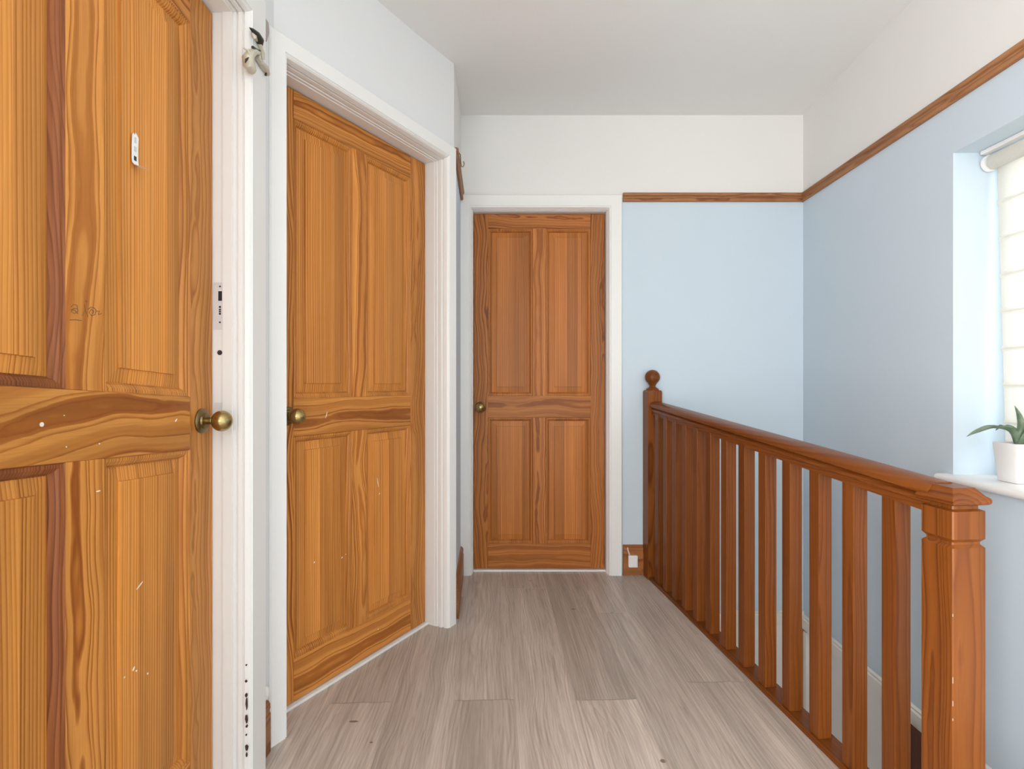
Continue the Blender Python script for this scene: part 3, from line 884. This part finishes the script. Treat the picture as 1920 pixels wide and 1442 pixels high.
# near newel, square with a groove, under the handrail's cap
h = 0.0385; c = 0.0025
mb = MB()
mb.loops([sq(h, 0, LEN, c), sq(h, 0.690, LEN, c), sq(h - 0.006, 0.6965, LEN, c), sq(h - 0.006, 0.7015, LEN, c), sq(h, 0.709, LEN, c), sq(h, 0.7665, LEN, c), sq(h - 0.008, 0.770, LEN, c), sq(h - 0.008, 0.784, LEN, c)], True, True)
nn = mb.build('newel_post', M['newel'], BL, GV, (-LEN + 0.012, 0.02, 8.0), 0.06)
mb = MB()
o_ = 0.0455
cap = [sq(0.034, 0.778, LEN), sq(o_ - 0.005, 0.7795, LEN), sq(o_ - 0.0015, 0.782, LEN), sq(o_, 0.786, LEN), sq(o_, 0.790, LEN), sq(o_ - 0.002, 0.794, LEN), sq(o_ - 0.007, 0.7975, LEN)]
topr = [(LEN - o_ + 0.002, -0.028, 0.8155), (LEN + 0.026, -0.026, 0.8135), (LEN + 0.026, 0.026, 0.8135), (LEN - o_ + 0.002, 0.028, 0.8155)]
mb.loops(cap + [topr], True, True)
mb.build('newel_cap', M['mahog'], nn, (1, 2, 0), (0.02, -0.75, 2.0), 0.12, 0.0012)
# worn pale edge nicks on the near post
for z0, z1 in ((0.365, 0.376), (0.335, 0.340), (0.412, 0.425), (0.55, 0.556)):
    MB().box(LEN + h - 0.0022, LEN + h - 0.0012, -h + 0.0008, -h + 0.0018, z0, z1).build('edge_nick', M['fleck'], nn)

# ------------------------------------------------------------------ window 1, sill, blind
WX = XR0 - 0.024 * (YB - 1.3)
e = empty('window_1', (1.745, 1.33, WZ0)); struct(e, 'window in the blue side wall behind the cream blind', 'window')


def wbox(name, y0, y1, z0, z1, x0, x1, mat, par=e, bevel=0.003):
    return MB().box(x0 - 1.745, x1 - 1.745, y0 - 1.33, y1 - 1.33, z0 - WZ0, z1 - WZ0).build(name, mat, par, bevel=bevel)


FX0, FX1 = 1.745, 1.795
wbox('frame_stile', WY1 - 0.055, WY1 + 0.02, WZ0 - 0.02, WZ1 + 0.02, FX0, FX1, M['upvc'])
wbox('frame_stile', WY0 - 0.02, WY0 + 0.055, WZ0 - 0.02, WZ1 + 0.02, FX0, FX1, M['upvc'])
wbox('frame_rail', WY0 + 0.055, WY1 - 0.055, WZ1 - 0.055, WZ1 + 0.02, FX0, FX1, M['upvc'])
wbox('frame_rail', WY0 + 0.055, WY1 - 0.055, WZ0 - 0.02, WZ0 + 0.055, FX0, FX1, M['upvc'])
wbox('mullion', 1.305, 1.36, WZ0 + 0.055, WZ1 - 0.055, FX0, FX1, M['upvc'])
wbox('glass_pane', WY0 + 0.055, 1.305, WZ0 + 0.055, WZ1 - 0.055, 1.766, 1.772, M['glass'], bevel=0)
wbox('glass_pane', 1.36, WY1 - 0.055, WZ0 + 0.055, WZ1 - 0.055, 1.766, 1.772, M['glass'], bevel=0)
SZ = 0.712
mb = MB()
SP = [(0.0, 0.0), (0.006, 0.004), (0.009, 0.010), (0.008, 0.018), (0.003, 0.023), (-0.004, 0.0245), (-0.24, 0.0245), (-0.24, 0.0)]
mb.sweep([(a, b) for a, b in SP], (1.528 - 0.004, 1.915, SZ - 0.0245), (1.528 - 0.03, 0.74, SZ - 0.0245), (-1, 0, 0), (0, 0, 1))
struct(mb.build('trim_15', M['gloss'], smooth=True), 'white window sill with a rounded front edge', 'sill')

BXP = 1.700
e = empty('roller_blind', (BXP, 1.34, SZ)); meta(e, 'cream translucent blind with level seams hanging in the window', 'blind')
L = lambda x, y, z: (x - BXP, y - 1.34, z - SZ)
# fabric, hung a little askew, with shallow folds at each seam
zs = []; z = 1.79; seams = []
zz = [1.80, 1.765]
zc = 1.665
while zc > 0.86:
    seams.append(zc); zz += [zc + 0.012, zc, zc - 0.012]; zc -= 0.1275
zz += [0.838]
rings = []
for z in zz:
    t = (1.80 - z) / 0.96
    dx = -0.006 if any(abs(z - q) < 1e-6 for q in seams) else 0.0
    ring = []
    for y, sgn in ((1.868 - 0.030 * t, 1), (0.815, 1), (0.815, -1), (1.868 - 0.030 * t, -1)):
        ring.append(L(BXP + dx + (0.0 if sgn > 0 else 0.0008), y, z - 0.004 * (0 if y > 1.5 else 1)))
    rings.append(ring)
mb = MB(); mb.loops(rings, True, True)
mb.build('fabric', M['fabric'], e)
for q in seams:
    m_ = MB(); m_.box(0.0012, 0.0042, 0.83 - 1.34, 1.835 - 1.34, q - SZ - 0.003, q - SZ + 0.003); m_.build('seam_batten', M['fabric'], e)
m_ = MB(); m_.box(-0.004, 0.006, 0.83 - 1.34, 1.835 - 1.34, 0.838 - SZ - 0.018, 0.838 - SZ); m_.build('bottom_bar', M['fabric'], e, bevel=0.002)
m_ = MB(); m_.lathe([(0.020, 0.0), (0.026, 0.004), (0.026, 1.02), (0.020, 1.024)], L(1.676, 0.835, 1.806), (0, 1, 0), 24); m_.build('roller_tube', M['fabric'], e, smooth=True)
m_ = MB(); m_.lathe([(0.006, 0.0), (0.029, 0.001), (0.030, 0.008), (0.024, 0.012), (0.006, 0.013)], L(1.676, 1.866, 1.806), (0, 1, 0), 28); m_.build('end_bracket', M['plastic'], e, smooth=True)
m_ = MB(); m_.lathe([(0.006, 0.0), (0.029, 0.001), (0.030, 0.008), (0.024, 0.012), (0.006, 0.013)], L(1.676, 0.818, 1.806), (0, 1, 0), 28); m_.build('end_bracket', M['plastic'], e, smooth=True)
m_ = MB(); m_.box(1.642 - BXP, 1.668 - BXP, 0.815 - 1.34, 1.872 - 1.34, 1.834 - SZ, 1.8475 - SZ); m_.build('head_rail', M['plastic'], e, bevel=0.003)

# ------------------------------------------------------------------ potted plant
PX, PY = 1.6445, 1.734
e = empty('potted_plant', (PX, PY, SZ)); meta(e, 'strap-leaved plant in a white tapered square pot on the sill', 'plant')
rc_ = lambda h, z, c=0.010: [(-h + c, -h, z), (h - c, -h, z), (h - 0.3 * c, -h + 0.3 * c, z), (h, -h + c, z), (h, h - c, z), (h - 0.3 * c, h - 0.3 * c, z), (h - c, h, z), (-h + c, h, z), (-h + 0.3 * c, h - 0.3 * c, z), (-h, h - c, z), (-h, -h + c, z), (-h + 0.3 * c, -h + 0.3 * c, z)]
mb = MB(); mb.loops([rc_(0.034, 0.0), rc_(0.037, 0.002), rc_(0.0465, 0.124), rc_(0.046, 0.128), rc_(0.042, 0.128), rc_(0.041, 0.100)], True, False)
mb.build('pot', M['ceramic'], e, smooth=True)
mb = MB(); mb.loops([rc_(0.0412, 0.100), rc_(0.0412, 0.110), rc_(0.02, 0.114)], True, True); mb.build('soil', M['soil'], e)


def blade(pts, wid, nrm=(0, 0, 1)):
    pts = [Vector(p) for p in pts]; n = 16
    # Catmull through the control points
    P = [pts[0] * 2 - pts[1]] + pts + [pts[-1] * 2 - pts[-2]]
    out = []
    for i in range(n + 1):
        t = i / n * (len(pts) - 1); k = min(int(t), len(pts) - 2); f = t - k
        a, b, c, d = P[k], P[k + 1], P[k + 2], P[k + 3]
        out.append(0.5 * ((2 * b) + (c - a) * f + (2 * a - 5 * b + 4 * c - d) * f * f + (3 * b - a - 3 * c + d) * f ** 3))
    rings = []
    for i, p in enumerate(out):
        t = (out[min(i + 1, n)] - out[max(i - 1, 0)]).normalized()
        side = t.cross(Vector(nrm)).normalized(); up = side.cross(t).normalized()
        f = i / n
        wd = wid * (0.62 + 0.38 * math.sin(min(1, f / 0.45) * math.pi / 2)) * (1 - max(0, (f - 0.45) / 0.55) ** 1.8) + 0.0004
        th = 0.0030 * (1 - f) + 0.0005
        rings.append([p + side * wd + up * wd * 0.42, p + side * wd * 0.5 + up * (th * 0.4 + wd * 0.10), p + up * th * 0.2, p - side * wd * 0.5 + up * (th * 0.4 + wd * 0.10), p - side * wd + up * wd * 0.42, p - side * wd * 0.5 - up * (th - wd * 0.06), p - up * th * 1.4, p + side * wd * 0.5 - up * (th - wd * 0.06)])
    mb = MB(); mb.loops(rings, True, True)
    return mb


for pts, wd in (([(0, 0, 0.110), (-0.022, 0.0, 0.165), (-0.075, 0.004, 0.178), (-0.125, 0.006, 0.163), (-0.160, 0.008, 0.148)], 0.017),
                ([(0.004, 0, 0.110), (0.006, -0.004, 0.165), (-0.002, -0.006, 0.21), (-0.018, -0.008, 0.250)], 0.012),
                ([(0.0, -0.004, 0.110), (0.006, -0.05, 0.18), (0.002, -0.11, 0.19), (-0.004, -0.16, 0.165)], 0.016),
                ([(0.004, 0.004, 0.110), (0.012, 0.028, 0.16), (0.016, 0.066, 0.178), (0.018, 0.10, 0.160)], 0.013),
                ([(0.004, -0.002, 0.110), (0.020, -0.02, 0.17), (0.026, -0.05, 0.22), (0.022, -0.09, 0.245)], 0.013)):
    blade(pts, wd).build('leaf', M['leaf'], e, smooth=True)

# ------------------------------------------------------------------ small things
# white socket box on the skirting and its cables
e = empty('junction_box', (0.651, YB - 0.018, 0.046)); meta(e, 'small white cable box on the skirting beside the far door frame', 'cable box')
MB().box(-0.025, 0.025, -0.020, 0.0, 0, 0.064).build('box_body', M['plastic'], e, bevel=0.004)
MB().box(-0.019, 0.019, -0.0215, -0.019, 0.006, 0.058).build('box_cover', M['plastic'], e, bevel=0.002)
m_ = MB(); m_.lathe([(0.002, 0), (0.002, 0.001)], (0, -0.0212, 0.045), (0, -1, 0), 10); m_.build('screw', M['steel'], e)
m_ = MB(); m_.tube([(0.624, YB - 0.022, 0.150), (0.626, YB - 0.021, 0.135), (0.632, YB - 0.0215, 0.118), (0.634, YB - 0.022, 0.107)], 0.0032, 8)
meta(m_.build('cable', M['cream']), 'thin cream cable running down into the white cable box', 'cable')
m_ = MB(); m_.tube([(0.677, YB - 0.021, 0.052), (0.684, YB - 0.021, 0.042), (0.692, YB - 0.021, 0.018), (0.696, YB - 0.022, 0.003)], 0.0024, 8)
meta(m_.build('cable', M['skirt'], None, (0, 1, 2), (0.3, 0, 0), 0.6), 'thin brown cable from the white cable box down to the floor', 'cable')

# lump of painted cable end above the skirting in the near corner
m_ = MB()
m_.lathe([(0.004, -0.020), (0.012, -0.015), (0.015, -0.004), (0.0145, 0.006), (0.010, 0.015), (0.003, 0.018)], (XL + 0.010, 1.462, 0.185), (0, 0, 1), 20)
cc = m_.build('cord_weight', M['cream'], smooth=True)
meta(cc, 'rounded cream lump above the short skirting in the near corner', 'cord weight')
m_ = MB(); m_.tube([(XL + 0.009, 1.462, 0.200), (XL + 0.008, 1.463, 0.60), (XL + 0.008, 1.463, 1.2), (XL + 0.008, 1.464, 1.86)], 0.0052, 10)
meta(m_.build('cable', M['cream']), 'cream painted cable running up the corner between the near door frames', 'cable')
for z, r_ in ((0.214, 0.0025), (0.228, 0.0020)):
    m_ = MB(); m_.lathe([(r_, 0), (r_ * 0.5, 0.002)], (XL + 0.0135, 1.459, z), (1, -0.4, 0), 10); m_.build('dark_speck', M['dirt'], cc)

# old metal hook up in the corner between the near door frames
HK = Vector((-0.655, 1.435, 1.90))
e = empty('wall_hook', HK); meta(e, 'old cream metal hook with dark prong high in corner between near door frames', 'hook')


def px3(px, py, off):           # a point 'off' in front of the frame's flat face, relative to the hook
    Y = 660.0 / (960 - px) - off
    return Vector(((px - 960) * Y / 1000, Y, 1.03 - (py - 721) * Y / 1000)) - HK


m_ = MB(); m_.tube([px3(502, 139, 0.002), px3(497, 128, 0.010), px3(489, 118, 0.016)], [0.006, 0.011, 0.008], 12); m_.build('bracket_arm', M['hook'], e, smooth=True)
m_ = MB(); m_.tube([px3(489, 118, 0.016), px3(482, 107, 0.018), px3(484, 100, 0.022), px3(478, 97, 0.024), px3(470, 101, 0.022), px3(465, 110, 0.018), px3(467, 121, 0.018), px3(473, 131, 0.020), px3(478, 130, 0.022)],
                   [0.007, 0.0055, 0.006, 0.008, 0.0105, 0.014, 0.015, 0.011, 0.004], 14)
m_.build('curled_hook', M['hook'], e, smooth=True)
m_ = MB(); m_.tube([px3(494, 112, 0.010), px3(493, 100, 0.012), px3(490, 92, 0.014), px3(487, 82, 0.014)], [0.004, 0.005, 0.0045, 0.006], 10); m_.build('stem', M['hook'], e, smooth=True)
m_ = MB(); m_.tube([px3(489, 86, 0.014), px3(487, 76, 0.016), px3(481, 65, 0.018), px3(474, 57, 0.018), px3(468, 52, 0.016)], [0.005, 0.011, 0.009, 0.005, 0.001], 10); pr = m_.build('prong', M['hook_dark'], e, smooth=True)
meta(pr, 'dark pointed prong')
m_ = MB(); m_.tube([px3(482, 77, 0.027), px3(477, 69, 0.029), px3(473, 62, 0.026)], [0.002, 0.006, 0.002], 10); m_.build('prong_face', M['hook'], pr, smooth=True)
m_ = MB(); m_.tube([px3(488, 95, 0.020), px3(481, 93, 0.026), px3(474, 89, 0.030)], [0.002, 0.003, 0.004], 8); m_.build('peg', M['hook_dark'], e, smooth=True)
m_ = MB(); m_.tube([px3(467, 102, 0.026), px3(464, 94, 0.022), px3(456, 90, 0.010)], [0.004, 0.0032, 0.001], 8); m_.build('spike', M['hook'], e, smooth=True)
m_ = MB(); m_.tube([px3(460, 117, 0.032), px3(462, 112, 0.034), px3(466, 108, 0.036)], [0.0015, 0.003, 0.0015], 8); m_.build('worn_spot', M['hook_dark'], e, smooth=True)
m_ = MB(); m_.tube([px3(499, 138, 0.012), px3(498, 141, 0.012)], [0.0028, 0.0028], 8); m_.build('screw', M['hook_dark'], e, smooth=True)
m_ = MB(); m_.tube([px3(502, 131, 0.010), px3(502, 134, 0.010)], [0.0028, 0.0025], 8); m_.build('screw', M['hook_dark'], e, smooth=True)
# end of the sawn-off picture rail, painted over, in the same corner
m_ = MB(); zc_ = 1.03 + (721 - 50) * 1.47 / 1000
m_.loops([[(XL + 0.002, 1.452 + 0.016 * k, zc_ + 0.035 - 0.002 * k), (XL + 0.013, 1.452 + 0.016 * k, zc_ + 0.020), (XL + 0.015, 1.452 + 0.016 * k, zc_ - 0.005), (XL + 0.008, 1.452 + 0.016 * k, zc_ - 0.032), (XL - 0.002, 1.452 + 0.016 * k, zc_ - 0.034)] for k in range(3)], True, True)
struct(m_.build('trim_16', M['taupe'], None, (2, 0, 1), (0.2, 0.1, 0), 0.6), 'sawn end of a picture rail above the near corner hook', 'picture rail')

# picture hook on the short rail of the return wall
HX, HY = -0.246, 2.42
e = empty('picture_hook', (HX, HY, 2.05)); meta(e, 'small metal picture hook on the short rail by the middle door', 'hook')
m_ = MB(); m_.tube([(-0.008, 0, 0.028), (0.004, 0, 0.034), (0.012, 0, 0.022), (0.013, 0, -0.010), (0.016, 0, -0.030), (0.024, 0, -0.032), (0.029, 0, -0.020), (0.026, 0, -0.008)], 0.0022, 8); m_.build('hook_wire', M['brass_dark'], e, smooth=True)
m_ = MB(); m_.tube([(0.022 + 0.010 * math.cos(t), 0.004, -0.020 + 0.013 * math.sin(t)) for t in [i * math.pi / 8 for i in range(17)]], 0.0013, 8); m_.build('ring', M['steel'], e, smooth=True)

# ------------------------------------------------------------------ behind the viewpoint: window added around the rear fill light
e = empty('added_rear_window', (0.40, -3.36, 0.80)); struct(e, 'added unseen window behind the viewpoint for fill light', 'window')
for a, b, c, d in ((-0.85, -0.79, 0, 1.4), (0.79, 0.85, 0, 1.4), (-0.79, 0.79, 0, 0.06), (-0.79, 0.79, 1.34, 1.4), (-0.03, 0.03, 0.06, 1.34)):
    MB().box(a, b, -0.05, 0.0, c, d).build('frame_bar', M['upvc'], e, bevel=0.003)
MB().box(-0.79, -0.03, -0.028, -0.022, 0.06, 1.34).build('glass_pane', M['glass'], e)
MB().box(0.03, 0.79, -0.028, -0.022, 0.06, 1.34).build('glass_pane', M['glass'], e)
